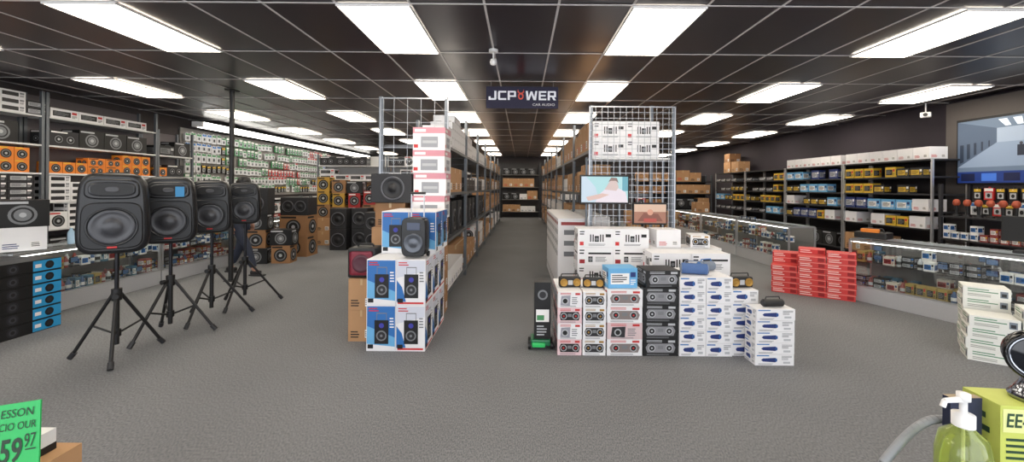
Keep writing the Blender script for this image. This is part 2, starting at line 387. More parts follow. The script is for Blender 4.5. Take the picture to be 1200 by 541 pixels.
# ------------------------------------------------------------ shelving
def shelfunit(name,x,y,rot,w,d,h,zs,label,cat='shelf',group=None,mat=SHELFW,post=STEELG,back=None,t=.025,ps=.04):
    P=[]
    pm=MB(); pm.box(0,0,0,ps,ps,h,post); pm=pm.mesh('upright')
    for sx in(-1,1):
        for sy in(-1,1): P.append(('upright',pm,(sx*(w/2-ps/2),sy*(d/2-ps/2),0)))
    sm=MB(); sm.box(0,0,-t,w-2*ps,d,t,mat); sm=sm.mesh('shelf_board')
    for z in zs: P.append(('shelf_board',sm,(0,0,z)))
    if back:
        bm_=MB(); bm_.box(0,d/2+.006,.02,w,.01,h-.04,back); P.append(('back_panel',bm_.mesh('back_panel'),(0,0,0)))
    return compound(name,P,(x,y,0),rot,label,cat,group)
for yc in(5.3,7.2+.04):
    shelfunit('shelving_unit',-7.48,yc,90,1.92,.38,2.9,[.35,.79,1.22,1.66,2.09,2.53],'white metal shelving stocked with car audio boxes','shelf','shelving behind the counter',back=M(110,104,106,.7))
shelfunit('shelving_unit',-7.48,8.66,90,.9,.38,2.6,[.35,.79,1.22,1.66,2.09],'white metal shelving stocked with car audio boxes','shelf','shelving behind the counter',back=M(110,104,106,.7))
f=Fr(-7.29,4.4,90)
fill(f,2.0,2.53,.32,['ampws','ampbs','ampws'],'small amplifier cartons on the top shelf',u0=.1)
f=Fr(-7.29,6.35,90); fill(f,1.8,2.53,.2,['ampw'],'white amplifier cartons on the top shelf',maxst=1)
for y0,L in((4.4,1.8),(6.34,1.8),(8.26,.84)):
    f=Fr(-7.29,y0,90)
    fillrep(f,L,2.09,.34,['bk2','ampb','bk1','bk2'],'dark speaker cartons on the shelf',maxst=1)
    fillrep(f,L,1.66,.40,['or1','or2','or1'] if y0<8 else ['or1','bk2'],'orange speaker cartons on the shelf',maxst=2)
    fillrep(f,L,1.22,.42,['ampw','ampws','ampbs','wh1'],'amplifier cartons on the shelf')
    fillrep(f,L,.79,.42,['ampb','wh1','ampws','bk1'],'mixed speaker cartons on the lower shelf')
    fillrep(f,L,.35,.42,['bk1','wh1'],'speaker cartons on the bottom shelf',maxst=1)
b=MB(); b.box(0,0,1.2,7.1,.03,1.58,M(150,146,142,.6,noise=.04))
put('pegboard',b.mesh('pegboard'),(-7.66,12.72,0),90,'pale pegboard covered with hanging accessory packs','pegboard')
def pack(cm,hm,key,w=.135,h=.2):
    c=Carton(w,.03,h,cm); c.rect('f',.05,.72,.95,.97,hm,0); c.rect('f',.15,.12,.85,.62,LG,0); c.ell('f',.5,.37,.16,BLACK,1,.8); c.ell('f',.5,.9,.04,WHITE,2)
    c.cyl((0,-.015,h+.01),(0,.06,h+.01),.003,METAL,seg=6); c.box(0,0,h-.01,.03,.003,.03,cm)
    kind(key,c,'blister_pack','hanging blister pack of car audio wiring on a pegboard','package')
pk=[]
for i,(a,h_,w_,hh_) in enumerate([(GREEN,WHITE,.135,.2),(PAPER,GREEN,.12,.22),(RED,WHITE,.13,.18),(M(120,180,134),WHITE,.14,.21),(BLACK,YELLOW,.11,.17),(PAPER,GREEN,.14,.17),(PAPER,RED,.12,.22),(PAPER,BLUE,.13,.19)]): pack(a,h_,'pk%d'%i,w_,hh_); pk.append('pk%d'%i)
wall_pk=['pk0','pk1','pk3','pk5','pk6','pk7','pk1','pk2','pk5','pk4']
for r in range(6):
    kk=random.choice(wall_pk)
    for i in range(44):
        if random.random()<.35: kk=random.choice(wall_pk)
        if random.random()<.06: continue
        place(kk,-7.58,9.28+i*.16+random.uniform(-.008,.008),1.28+r*.245+random.choice((0,0,.012,-.015)),90,'hanging packs on the pegboard')
vm=MB(); vm.box(0,0,0,10.2,.24,.12,WHITE,.01); vd=MB(); vd.box(0,-.126,.012,10.1,.01,.095,M(255,252,244,emit=6)); vd.box(0,-.03,-.012,10.1,.12,.01,M(255,252,244,emit=6))
compound('valance_light',[('housing',vm.mesh('housing'),(0,0,0)),('diffuser',vd.mesh('diffuser'),(0,0,0))],(-7.3,14.3,2.80),90,'long white lit valance above the pegboard','light')
for y_ in(9.2,11.7,14.2): 
    shelfunit('shelving_unit',-7.45,y_+1.2,90,2.4,.4,1.15,[.3,.7,1.1],'low white shelving stocked beneath the pegboard','shelf','low shelving under the pegboard')
    f=Fr(-7.25,y_+.05,90)
    for z in(.3,.7): fillrep(f,2.25,z,.38,['wh1','ampw','re1','or1'],'cartons on low shelving')
# display counters
def counter(x,y,rot,L,h,label,group,seed=0,bz=.2,rich=True):
    P=[];D=.5;m=MB(); m.box(0,0,0,L,D,bz,M(176,177,181,.5,noise=.04),.004); m.box(0,-D/2+.01,-.0,L-.04,.01,.05,DK)
    P.append(('base_cabinet',m.mesh('base_cabinet'),(0,0,0)))
    m=MB()
    for sx in(-1,1):
        for sy in(-1,1): m.box(sx*(L/2-.014),sy*(D/2-.014),bz,.026,.026,h-bz-.012,ALU)
    for sy in(-1,1):
        m.box(0,sy*(D/2-.014),h-.028,L-.05,.026,.028,ALU); m.box(0,sy*(D/2-.014),bz,L-.05,.026,.02,ALU)
    for sx in(-1,1): m.box(sx*(L/2-.014),0,h-.028,.026,D-.05,.028,ALU)
    P.append(('frame',m.mesh('frame'),(0,0,0)))
    m=MB(); m.box(0,-D/2+.014,bz+.02,L-.05,.006,h-bz-.046,GLASS); P.append(('front_glass',m.mesh('front_glass'),(0,0,0)))
    m=MB(); m.box(0,0,h,L,D,.008,GLASS); P.append(('glass_top',m.mesh('glass_top'),(0,0,0)))
    m=MB(); m.box(0,.02,bz+(h-bz)*.5,L-.05,D-.12,.006,GLASS); P.append(('glass_shelf',m.mesh('glass_shelf'),(0,0,0)))
    m=MB(); m.box(0,D/2-.03,bz,L-.05,.01,h-bz-.03,M(120,118,118,.4)); P.append(('back_door',m.mesh('back_door'),(0,0,0)))
    m=MB(); m.box(0,-D/2+.035,h-.045,L-.08,.01,.01,M(255,252,245,emit=6)); P.append(('added_fill_strip',m.mesh('added_fill_strip'),(0,0,0)))  # glowing bar added under the top to brighten the goods in the case
    e=compound('display_counter',P,(x,y,0),rot,label,'display case',group)
    f=Fr(x,y,rot); sx,sy=f.pt(-L/2+.05,-D/2)
    ff=Fr(sx,sy,rot)
    random.seed(seed)
    ks=['sm1','sm2','sm3','sm4','sm5','sm6','cn1','cn2','cn3','gd1','gd1','sm5','sm4']
    zz=(h-bz)*.5
    for z,ins in((bz+.001,.06),(bz+zz+.007,.10)):
        fill(ff,L-.12,z,zz-.04,ks,'small goods inside the display counters',inset=ins,gap=.012,maxst=2,jit=6)
    if rich:
        fill(ff,L-.12,bz+.001,zz-.05,ks[:8],'small goods inside the display counters',inset=.26,gap=.03,maxst=2)
        fill(ff,L-.12,bz+zz+.007,zz-.05,ks,'small goods inside the display counters',inset=.27,gap=.03,maxst=2)
    return e
for i in range(4):
    counter(-5.66,5.25+i*1.84,90,1.82,.74,'glass display counter with grey base and aluminium frame','display counters along the wall',10+i,rich=i<2)
for i in range(2): counter(5.12,8.36+i*1.84,-90,1.82,.82,'glass display counter with grey base and aluminium frame','display counters opposite',20+i,rich=False)
counter(5.12,12.1,-90,1.9,.82,'glass display counter with grey base and aluminium frame','display counters opposite',30,bz=.3,rich=False)
counter(5.09,4.85,-90+21,1.9,.83,'angled glass display counter full of small colourful goods','display counters opposite',23)
place('wp1',-5.66,4.62,.749,60,None); place('bk1',-5.66,4.62,.749+.262,60,None)
bt=MB(); bt.lathe(0,0,0,[(0,0),(.032,0),(.034,.02),(.034,.14),(.014,.18),(.014,.2)],M(170,200,225,.1),16,'z'); cp=MB(); cp.lathe(0,0,0,[(.016,0),(.016,.02),(0,.02)],WHITE,12,'z')
compound('water_bottle',[('bottle_body',bt.mesh('bottle_body'),(0,0,0)),('cap',cp.mesh('cap'),(0,0,.2))],(-5.6,5.1,.749),0,'clear plastic water bottle standing on glass counter','bottle')
f=Fr(-5.42,5.4,90); fillrep(f,5.6,.749,.2,['ampws','ampbs','wp2','sm1','lb1'],'small cartons on the counter top',prob=.45,gap=.15)
for xx in(-5.03,-5.34):
    for j in range(6): place('blk',xx,3.9,j*.121,90,'long black speaker cartons in a stack')
b=MB(); b.cyl((0,0,0),(0,0,2.98),.035,BLACK,seg=16); b.box(0,0,0,.14,.14,.01,BLACK); b.box(0,0,2.96,.14,.14,.02,BLACK)
put('support_pole',b.mesh('support_pole'),(-4.53,6.4,0),0,'slim black steel pole from floor to ceiling','pole')
# ------------------------------------------------------------ PA speakers and stands
def pa_parts():
    P=[];zc=.335;T=.06
    m=MB(); m.loft([se(.38,.61,-.187,zc,5,taper=T),se(.42,.65,-.178,zc,5,taper=T),se(.435,.67,-.155,zc,5,taper=T),se(.435,.67,-.05,zc,5,taper=T),se(.36,.655,.06,zc,5,taper=T),se(.27,.62,.15,zc,4,taper=T),se(.22,.56,.18,zc,4,taper=T)],BLKPLAST)
    P.append(('cabinet',m.mesh('cabinet'),(0,0,0)))
    g=MB(); GR=M(28,29,32,.42,.2,noise=.4,nscale=420)
    g.loft([se(.375,.385,-.182,.235,5,taper=.02),se(.375,.385,-.193,.235,5,taper=.02),se(.36,.37,-.198,.235,5,taper=.02)],GR); P.append(('grille',g.mesh('grille'),(0,0,0)))
    g=MB(); y=-.197
    g.lathe(0,y,.225,[(.160,.002),(.160,-.008),(.152,-.012),(.146,-.006),(.142,-.003)],M(32,33,36,.3,.2),40)
    g.lathe(0,y,.225,[(.143,-.003),(.132,-.010),(.118,-.005),(.07,-.002),(.062,-.008),(.032,-.016),(0,-.018)],M(58,59,64,.34,.1),40)
    P.append(('woofer',g.mesh('woofer'),(0,0,0)))
    g=MB()
    g.loft([se(.33,.165,-.182,.535,4,taper=.03),se(.33,.165,-.195,.535,4,taper=.03),se(.31,.145,-.199,.535,4,taper=.03)],M(22,22,25,.35))
    g.loft([se(.285,.12,-.1995,.535,3.4),se(.275,.11,-.206,.535,3.4),se(.26,.098,-.207,.535,3.2)],M(38,39,43,.28))
    g.loft([se(.258,.096,-.2072,.535,3.2),se(.257,.095,-.2085,.535,3.2)],M(12,12,14,.5))
    g.loft([se(.09,.05,-.208,.535,2.5),se(.08,.04,-.213,.535,2.5)],M(60,60,64,.4))
    P.append(('horn',g.mesh('horn'),(0,0,0)))
    g=MB(); g.box(0,-.2,.05,.06,.006,.018,M(190,40,40,.4),.002); P.append(('badge',g.mesh('badge'),(0,-.0,0),'small red badge'))
    g=MB(); g.box(0,.02,.664,.15,.035,.014,DK,.005); P.append(('handle',g.mesh('handle'),(0,0,0)))
    return P
PAP=pa_parts()
def stand(x,y,zt,rot,s,R):
    P=[];m=MB(); m.cyl((0,0,.12),(0,0,.56),.02,BLACK,seg=12).cyl((0,0,.5),(0,0,zt),.0155,M(40,40,44,.3,.6),seg=12); P.append(('pole',m.mesh('pole'),(0,0,0)))
    m=MB(); m.cyl((0,0,.50),(0,0,.60),.036,BLACK,seg=14); m.box(0,-.04,.53,.03,.05,.03,BLACK); m.cyl((0,-.06,.545),(0,-.09,.545),.022,BLACK,seg=10); P.append(('upper_collar',m.mesh('upper_collar'),(0,0,0)))
    m=MB(); m.cyl((0,0,.19),(0,0,.25),.032,BLACK,seg=14); P.append(('lower_collar',m.mesh('lower_collar'),(0,0,0)))
    for a in(-90,30,150):
        c,s_=math.cos(math.radians(a)),math.sin(math.radians(a))
        m=MB(); m.cyl((c*.03,s_*.03,.55),(c*R,s_*R,.022),.0135,BLACK,seg=10); m.cyl((c*(R-.03),s_*(R-.03),.065),(c*(R+.006),s_*(R+.006),.018),.021,DK,seg=10); P.append(('leg',m.mesh('leg'),(0,0,0)))
        m=MB(); t=.5; m.cyl((c*.03,s_*.03,.22),(c*(.03+(R-.03)*t),s_*(.03+(R-.03)*t),.55-.53*t),.009,BLACK,seg=8); P.append(('brace',m.mesh('brace'),(0,0,0)))
    compound('speaker_stand',P,(x,y,0),rot,'black folding tripod stand holding a speaker','stand','tripod speaker stands in a row')
for i,(x,y,z,s,ra,rs,R) in enumerate([(-3.48,3.53,.92,1,36,39,.34),(-3.47,4.06,.93,.96,34,-8,.37),(-3.47,4.60,.97,.86,30,5,.39),(-3.46,5.14,1.02,.76,28,5,.40)]):
    e=compound('pa_speaker',PAP,(x,y,z),ra,['black plastic loudspeaker with grey cone on tall tripod','black loudspeaker with blue square sticker on tripod','smaller black loudspeaker raised on tripod stand','smallest black loudspeaker raised on tripod stand'][i],'speaker','loudspeakers on tripod stands',s)
    stand(x,y,z-.003,rs,s,R)
    if i==1:
        g=MB(); g.box(.09,-.2125,.47,.07,.003,.1,M(60,150,210,.5),.001); put('sticker',g.mesh('sticker'),(0,0,0),parent=e,label='blue square sticker')
def speaker(x,y,z,w,d,h,drv,rot,label,group=None,mat=None,rim=None):
    mat=mat or M(34,34,37,.6,noise=.2,nscale=200); P=[]
    m=MB(); m.box(0,0,0,w,d,h,mat,.008); P.append(('cabinet',m.mesh('cabinet'),(0,0,0)))
    for u,v,r in drv:
        m=MB(); m.lathe(0,0,0,[(r,0),(r,-.012),(r*.9,-.014),(r*.86,-.006)],rim or M(95,95,100,.35,.4),30); m.lathe(0,0,0,[(r*.88,-.006),(r*.8,-.014),(r*.72,-.004),(r*.32,.0-.001),(r*.28,-.01),(0,-.016)],M(28,28,31,.5),30)
        P.append(('woofer',m.mesh('woofer'),(u,-d/2,v)))
    return compound('speaker',P,(x,y,z),rot,label,'speaker',group)
# ------------------------------------------------------------ left front stack
f=Fr(-1.40,3.72,0)
for j in range(2):
    for b_ in range(3):
        for a in range(2):
            x,y=f.pt((a+.5)*.268,(b_+.5)*.304)
            place('tb' if (a==0 and j==1) or (a==0 and b_==0) else 'tw',x,y,j*.417,0,'trolley speaker cartons stacked on the floor')
for a in range(2):
    for b_ in range(2):
        x,y=-1.38+(a+.5)*.27,4.05+(b_+.5)*.304
        place('tb',x,y,.834,0,'trolley speaker cartons stacked on the floor')
P=[]
m=MB(); m.loft([se(.21,.34,-.092,.195,6),se(.225,.355,-.085,.195,6),se(.225,.355,.06,.195,6),se(.2,.33,.09,.195,6)],BLKPLAST); P.append(('cabinet',m.mesh('cabinet'),(0,0,0)))
m=MB(); m.lathe(0,-.091,.14,[(.092,0),(.092,-.012),(.078,-.016),(.06,-.004),(.03,-.01),(0,-.016)],M(84,88,96,.3,.4),28); P.append(('woofer',m.mesh('woofer'),(0,0,0)))
m=MB(); m.box(0,-.092,.26,.12,.01,.07,M(60,70,95,.3),.004); P.append(('control_panel',m.mesh('control_panel'),(0,0,0)))
m=MB()
for sx in(-1,1): m.cyl((sx*.06,.06,.36),(sx*.06,.06,.60),.006,ALU,seg=8)
m.cyl((-.075,.06,.60),(.075,.06,.60),.012,BLACK,seg=10); P.append(('telescopic_handle',m.mesh('telescopic_handle'),(0,0,0)))
for sx in(-1,1):
    m=MB(); m.cyl((sx*.09,.06,.025),(sx*.115,.06,.025),.025,BLACK,seg=14); P.append(('wheel',m.mesh('wheel'),(0,0,0)))
compound('trolley_speaker',P,(-.99,3.86,.834),0,'black portable speaker with raised handle atop carton stack','speaker')
place('kf4',-1.535,4.12,0); place('kf4',-1.535,4.12,.302,0)
m=MB(); m.box(0,0,0,.27,.24,.29,BLACK,.02); g=MB(); g.box(0,-.122,.03,.22,.01,.23,M(128,38,54,.5,noise=.3,nscale=60),.02); g.lathe(0,-.127,.14,[(.09,0),(.08,-.012),(.06,-.004),(0,-.01)],M(80,34,48,.5),24)
hd=MB(); hd.tube([(-.08,0,.285),(-.07,0,.315),(.07,0,.315),(.08,0,.285)],.01,BLACK)
compound('portable_speaker',[('cabinet',m.mesh('cabinet'),(0,0,0)),('grille',g.mesh('grille'),(0,0,0),'dark red front grille'),('handle',hd.mesh('handle'),(0,0,0))],(-1.55,4.10,.604),0,'black portable speaker with dark red front grille','speaker')
for j in range(3): place('kf1',-1.5,4.87,j*.342,0)
place('kf2',-1.5,4.87,1.026,0)
speaker(-1.48,4.82,1.31,.46,.34,.33,[(.02,.165,.135)],0,'black subwoofer box with a round cone atop cartons')
for j in range(4): place('kf2',-1.07,4.87,j*.282,0)
for j in range(4): place('pw',-1.06+random.uniform(-.008,.008),4.87,1.13+j*.262,random.uniform(-2,2),'white and pink stereo cartons stacked')
# ------------------------------------------------------------ racks
def rack(side):
    sx=-1 if side=='l' else 1
    xc=sx*1.36; n=8
    for i in range(n):
        yc=(6.05 if side=='l' else 6.5)+i*1.86
        if yc+.93>19.6: break
        h=2.62 if i<6 else 2.3
        shelfunit('storage_rack',xc,yc,90 if side=='l' else -90,1.84,.86,h,[.14,.82,1.42,2.02],'grey steel storage rack stocked with cartons','rack','steel storage racks along the aisle',mat=M(100,102,106,.5,.4),post=STEELG,t=.04)
        if side=='l': f=Fr(-.93,yc-.87,90)
        else: f=Fr(.93,yc+.87,-90)
        L=1.74; f=Fr(*f.pt(.05,0),f.rot); L=1.68
        if side=='l':
            fillrep(f,L,.14,.62,['kf1','wp1','wp1','kf1','wh1'],'cartons on the lower rack shelf',maxst=2 if i<3 else 1)
            if i<3:
                for q in range(3):
                    sp=f.pt(.26+q*.56,.24); speaker(sp[0],sp[1],.82,.42,.36,.46,[(0,.2,.15)],f.rot,'black subwoofer cabinet on the rack shelf','subwoofers on the rack')
            else: fillrep(f,L,.82,.52,['kf1','bk1','kf3'],'cartons on the middle rack shelf',maxst=1)
            fillrep(f,L,1.42,.52,['bk1','kf1','wp1','bk2'],'cartons on the upper rack shelf',maxst=1)
            fillrep(f,L,2.02,.5,['wp3','wp1','wp3'] if i<2 else ['wp1','kf1'],'white cartons on the top rack shelf',maxst=4 if i<2 else 1)
        else:
            fillrep(f,L,.14,.62,['kf1','kf3','wp1'],'cartons on the lower rack shelf',maxst=1)
            fillrep(f,L,.82,.52,['kf1','wp1','wp1'],'cartons on the middle rack shelf',maxst=2 if i<3 else 1)
            fillrep(f,L,1.42,.52,['kf1','kf3','kf2','wp1'],'cartons on the upper rack shelf',maxst=1)
            fillrep(f,L,2.02,.5,['kf1','wp1','kf3','kf1'],'cartons on the top rack shelf',maxst=1)
rack('l'); rack('r')
def gridwall(x,y,z0,w,h,rot,label,ds=.075):
    m=MB(); 
    for sx in(-1,1): m.box(sx*w/2,0,0,.014,.014,h,METAL)
    for z in(0,h-.014): m.box(0,0,z,w,.014,.014,METAL)
    P=[('frame',m.mesh('frame'),(0,0,0))]; m=MB()
    n=int(w/ds)
    for i in range(1,n): m.box(-w/2+i*w/n,0,.01,.005,.005,h-.02,METAL)
    n=int(h/ds)
    for i in range(1,n): m.box(0,.003,i*h/n,w,.005,.005,METAL)
    P.append(('wire_mesh',m.mesh('wire_mesh'),(0,0,0)))
    m=MB()
    for sx in(-1,1): m.box(sx*(w/2-.02),.012,-z0,.03,.02,z0+h,STEELG)
    P.append(('post',m.mesh('post'),(0,0,0)))
    return compound('gridwall_panel',P,(x,y,z0),rot,label,'wire panel')
gridwall(-1.34,5.10,1.35,.84,1.25,0,'grey wire mesh panel closing the rack end',.14)
gridwall(1.37,5.08,.85,1.06,1.66,0,'silver wire gridwall panel with televisions hung on it',.075)
shelfunit('display_shelf',1.37,5.30,0,1.04,.30,1.9,[1.88],'narrow grey shelf behind the wire panel','shelf',ps=.025)
for a in range(2):
    for j in range(2): place('ht2',1.10+a*.42,5.30,1.882+j*.228,0,'home theatre cartons above the televisions')
def tv(x,y,z,w,h,rot,paint,label,bz=.03):
    m=MB(); m.box(0,0,0,w,.035,h,BLACK,.006); m.box(0,.022,h*.3,w*.4,.015,h*.4,DK,.003); P=[('bezel',m.mesh('bezel'),(0,0,0))]
    c=Carton(w-bz,.002,h-bz-.01,M(40,50,60,emit=.2)); paint(c); P.append(('screen',c.mesh('screen'),(0,-.019,.02),'glowing picture'))
    compound('television',P,(x,y,z),rot,label,'television')
E=lambda r,g,b,e=.7: M(r,g,b,.4,emit=e)
def p1(c):
    c.rect('f',0,0,1,1,E(130,165,170),0); c.poly('f',[(0,0),(.4,0),(.3,.6),(.1,1),(0,1)],E(150,165,178),1); c.poly('f',[(.3,0),(1,0),(.95,.4),(.75,.6),(.5,.5),(.38,.3)],E(175,168,176),2)
    c.poly('f',[(.5,.5),(.62,.85),(.75,.9),(.8,.6),(.75,.45)],E(160,144,142),3); c.poly('f',[(.58,.8),(.64,.97),(.76,.95),(.8,.75),(.74,.84),(.64,.84)],E(104,86,82),4)
    c.poly('f',[(.1,.2),(.45,.35),(.6,.3),(.4,.15),(.15,.05)],E(165,142,136),3); c.rect('f',.88,.45,1,1,E(75,125,140),1)
def p2(c):
    c.rect('f',0,0,1,1,E(125,85,68),0); c.rect('f',0,.6,1,1,E(165,140,122),1); c.poly('f',[(.1,.1),(.9,.1),(.75,.5),(.3,.55)],E(100,58,45),2); c.ell('f',.5,.58,.16,E(165,118,98),3); c.rect('f',.3,.05,.7,.25,E(140,56,46),3)
tv(1.02,5.04,1.30,.60,.355,0,p1,'flat television showing a pale video, hung on wire panel')
tv(1.58,5.04,1.05,.42,.27,0,p2,'small television with brown picture hung on wire panel')
def p3(c):
    e=.4
    c.rect('f',0,0,1,1,E(96,112,132,e),0); c.poly('f',[(0,.25),(1,.25),(.62,.62),(.3,.62)],E(128,144,166,e),1)
    c.poly('f',[(0,.25),(.3,.62),(.3,.84),(0,1)],E(74,88,108,e),1); c.poly('f',[(1,.25),(.62,.62),(.62,.84),(1,1)],E(84,98,120,e),1); c.rect('f',.3,.62,.62,.84,E(150,164,182,e),1)
    for i in range(5): c.poly('f',[(.02+i*.055,.32+i*.06),(.05+i*.05,.34+i*.058),(.05+i*.05,.62+i*.01),(.02+i*.055,.62+i*.01)],E(40,50,66,e),2)
    for i in range(5): c.poly('f',[(.94-i*.06,.34+i*.058),(.98-i*.062,.32+i*.06),(.98-i*.062,.66),(.94-i*.06,.66)],E(44,54,72,e),2)
    for i in range(3): c.poly('f',[(.36+i*.08,.86),(.40+i*.08,.86),(.37+i*.1,.97),(.31+i*.1,.97)],E(215,222,230,.6),2)
    c.rect('f',.44,.40,.49,.56,E(36,42,56,e),3); c.ell('f',.465,.58,.022,E(60,60,70,e),3,1.); c.rect('f',.55,.45,.59,.57,E(60,66,84,e),3)
    c.rect('f',0,0,1,.18,E(24,48,110,.5),2)
    for i in range(6): c.rect('f',.03+i*.16,.03,.14+i*.16,.15,E(50+i*8,100,180,.6) if i%2 else E(18,26,60,.4),3)
tv(7.15,5.78,1.60,1.88,1.04,-90,p3,'large flat television showing a blue-grey camera view',.05)
b=MB(); b.box(0,0,.0,2.6,.04,2.96,M(92,86,84,.7,noise=.05),.0); put('trim_3',b.mesh('trim_3'),(7.27,5.7,0),-90,kind='structure')
# ------------------------------------------------------------ white cartons right of aisle
for i in range(11): place('flat',.695,5.58+i*.215,0,0,'slim white cartons in a row')
theme='home theatre cartons stacked in front of the racks'
random.seed(12)
f=Fr(.64,4.62,0)
for a,nn in enumerate((5,5,4)):
    for j in range(nn):
        x,y=f.pt((a+.5)*.404+random.uniform(-.002,.002),.16); place('ht1' if j%2==0 else 'ht3',x,y,j*.207,0,theme)
for j in range(4): place('ht3' if j!=1 else 'ht1',2.07,4.78,j*.207,-5,theme)
place('wp2',1.66,4.78,.83,4,theme); place('rb',2.05,4.76,.83,-10,theme)
f=Fr(.95,4.22,0)
for a,nn in enumerate((3,4,4)):
    for j in range(nn):
        x,y=f.pt((a+.5)*.405,.17); place('ht3' if (a+j)%2 else 'ht1',x,y,j*.207,0,theme)
G='small audio cartons stacked at the front'
def col(keys,x,n):
    k=K[keys[0]]
    for b_ in range(2):
        z=0
        for j in range(n):
            kk=keys[j%len(keys)]; place(kk,x+k[1]/2+random.uniform(-.002,.002),3.66+(b_+.5)*(k[2]+.006),z,random.uniform(-.6,.6),G); z+=K[kk][3]+.002
random.seed(3)
col(['ra','ra2'],.335,4); col(['rb'],.56,4); col(['rc','rc2','rc'],.775,4); col(['rd'],1.10,4)
grid('bc',Fr(1.42,3.66,0),2,2,6,0,'bluetooth speaker cartons stacked at the front'); grid('bc',Fr(1.90,3.68,0),1,2,5,0,'bluetooth speaker cartons stacked at the front')
for j in range(5): place('bd',2.17+random.uniform(-.012,.012),3.565,j*.096,random.uniform(-1,1),'bluetooth speaker cartons in a separate stack')
place('rd',1.27,3.80,.61,4,G)
place('lb1',.92,3.82,.589,5,G)
def boombox(x,y,z,rot,s=1,body=BLACK,label='black portable radio with round speakers and handle'):
    m=MB(); m.box(0,0,0,.24,.09,.11,body,.018); P=[('body',m.mesh('body'),(0,0,0))]
    for sx in(-1,1):
        m=MB(); m.lathe(sx*.072,-.045,.055,[(.042,0),(.042,-.008),(.034,-.01),(.03,-.003),(.01,-.008),(0,-.009)],GOLD if body is BLACK else BLACK,20); P.append(('speaker_cone',m.mesh('speaker_cone'),(0,0,0)))
    m=MB(); m.box(0,-.046,.03,.05,.004,.05,LG,.001); P.append(('display',m.mesh('display'),(0,0,0)))
    m=MB(); m.tube([(-.1,0,.1),(-.09,0,.14),(.09,0,.14),(.1,0,.1)],.006,body); P.append(('handle',m.mesh('handle'),(0,0,0)))
    compound('portable_radio',P,(x,y,z),rot,label,'radio','portable radios on top of the cartons',s)
boombox(.46,3.85,.569,5,.85); boombox(.68,3.84,.569,-4,.8); boombox(2.03,3.8,.592,6,.9)
def cylspk(x,y,z,rot,r,l,body,cap,label):
    m=MB(); m.cyl((-l/2,0,r),(l/2,0,r),r,body,seg=24); P=[('body',m.mesh('body'),(0,0,0))]
    for sx in(-1,1):
        m=MB(); m.cyl((sx*l/2,0,r),(sx*(l/2+.012),0,r),r*.92,cap,r1=r*.7,seg=24); P.append(('end_cap',m.mesh('end_cap'),(0,0,0)))
    m=MB(); m.tube([(-l*.4,0,2*r-.005),(-l*.35,0,2*r+.02),(l*.35,0,2*r+.02),(l*.4,0,2*r-.005)],.005,cap); P.append(('carry_strap',m.mesh('carry_strap'),(0,0,0)))
    compound('bluetooth_speaker',P,(x,y,z),rot,label,'speaker')
cylspk(1.60,3.78,.710,-14,.05,.22,M(70,100,150,.6,noise=.2,nscale=200),M(120,130,150),'blue grey cylindrical speaker lying on white cartons')
cylspk(1.78,3.94,.710,20,.045,.16,M(120,130,145,.6,noise=.2,nscale=200),BLUE,'grey cylindrical speaker lying on white cartons')
cylspk(2.19,3.56,.481,5,.032,.17,BLACK,DK,'small black cylindrical speaker on white cartons')
c=Carton(.15,.15,.52,BLACK); c.rect('f',.1,.3,.9,.52,WHITE,0); c.rect('f',.15,.33,.6,.42,GREEN,1); c.ell('f',.5,.78,.09,GREY,0); c.ell('f',.5,.78,.06,DK,1); c.lines('f',.15,.05,.8,.25,4,LG,0)
put('tower_carton',c.mesh('tower_carton'),(.205,3.86,.1),0,'tall narrow black carton with white and green label','box')
P=[];m=MB(); m.box(0,0,.035,.18,.18,.06,M(30,110,70,.4),.015); P.append(('deck',m.mesh('deck'),(0,0,0))); m=MB(); m.box(-.02,-.095,.03,.12,.03,.04,M(50,190,100,.4),.01); P.append(('bumper',m.mesh('bumper'),(0,0,0)))
for sx in(-1,1):
    for sy in(-1,1): m=MB(); m.cyl((sx*.09,sy*.06,.035),(sx*.115,sy*.06,.035),.035,BLACK,seg=16); P.append(('wheel',m.mesh('wheel'),(0,0,0)))
compound('wheeled_dolly',P,(.190,3.86,0),0,'small green dolly with black wheels under carton','dolly')
# ------------------------------------------------------------ red pile
random.seed(5)
f=Fr(3.68,6.02,-35)
for a,nn in enumerate((5,7,8)):
    for j in range(nn):
        x,y=f.pt((a+.5)*.325+random.uniform(-.004,.004),.11+random.uniform(-.008,.008)); place('red',x,y,j*.08,-35+random.uniform(-1.5,1.5),'red cartons piled on the floor')
for a,nn in enumerate((7,8)):
    for j in range(nn):
        x,y=f.pt((a+.5)*.325,.345); place('red',x,y,j*.08,-35,'red cartons piled on the floor')
for (x,y,n_) in ((4.19,3.66,4),(4.44,3.455,5),(4.40,3.90,6)):
    for j in range(n_): place('wg',x+random.uniform(-.008,.008),y+random.uniform(-.008,.008),j*.1,-40+random.uniform(-3,3),'flat white cartons with green lettering')
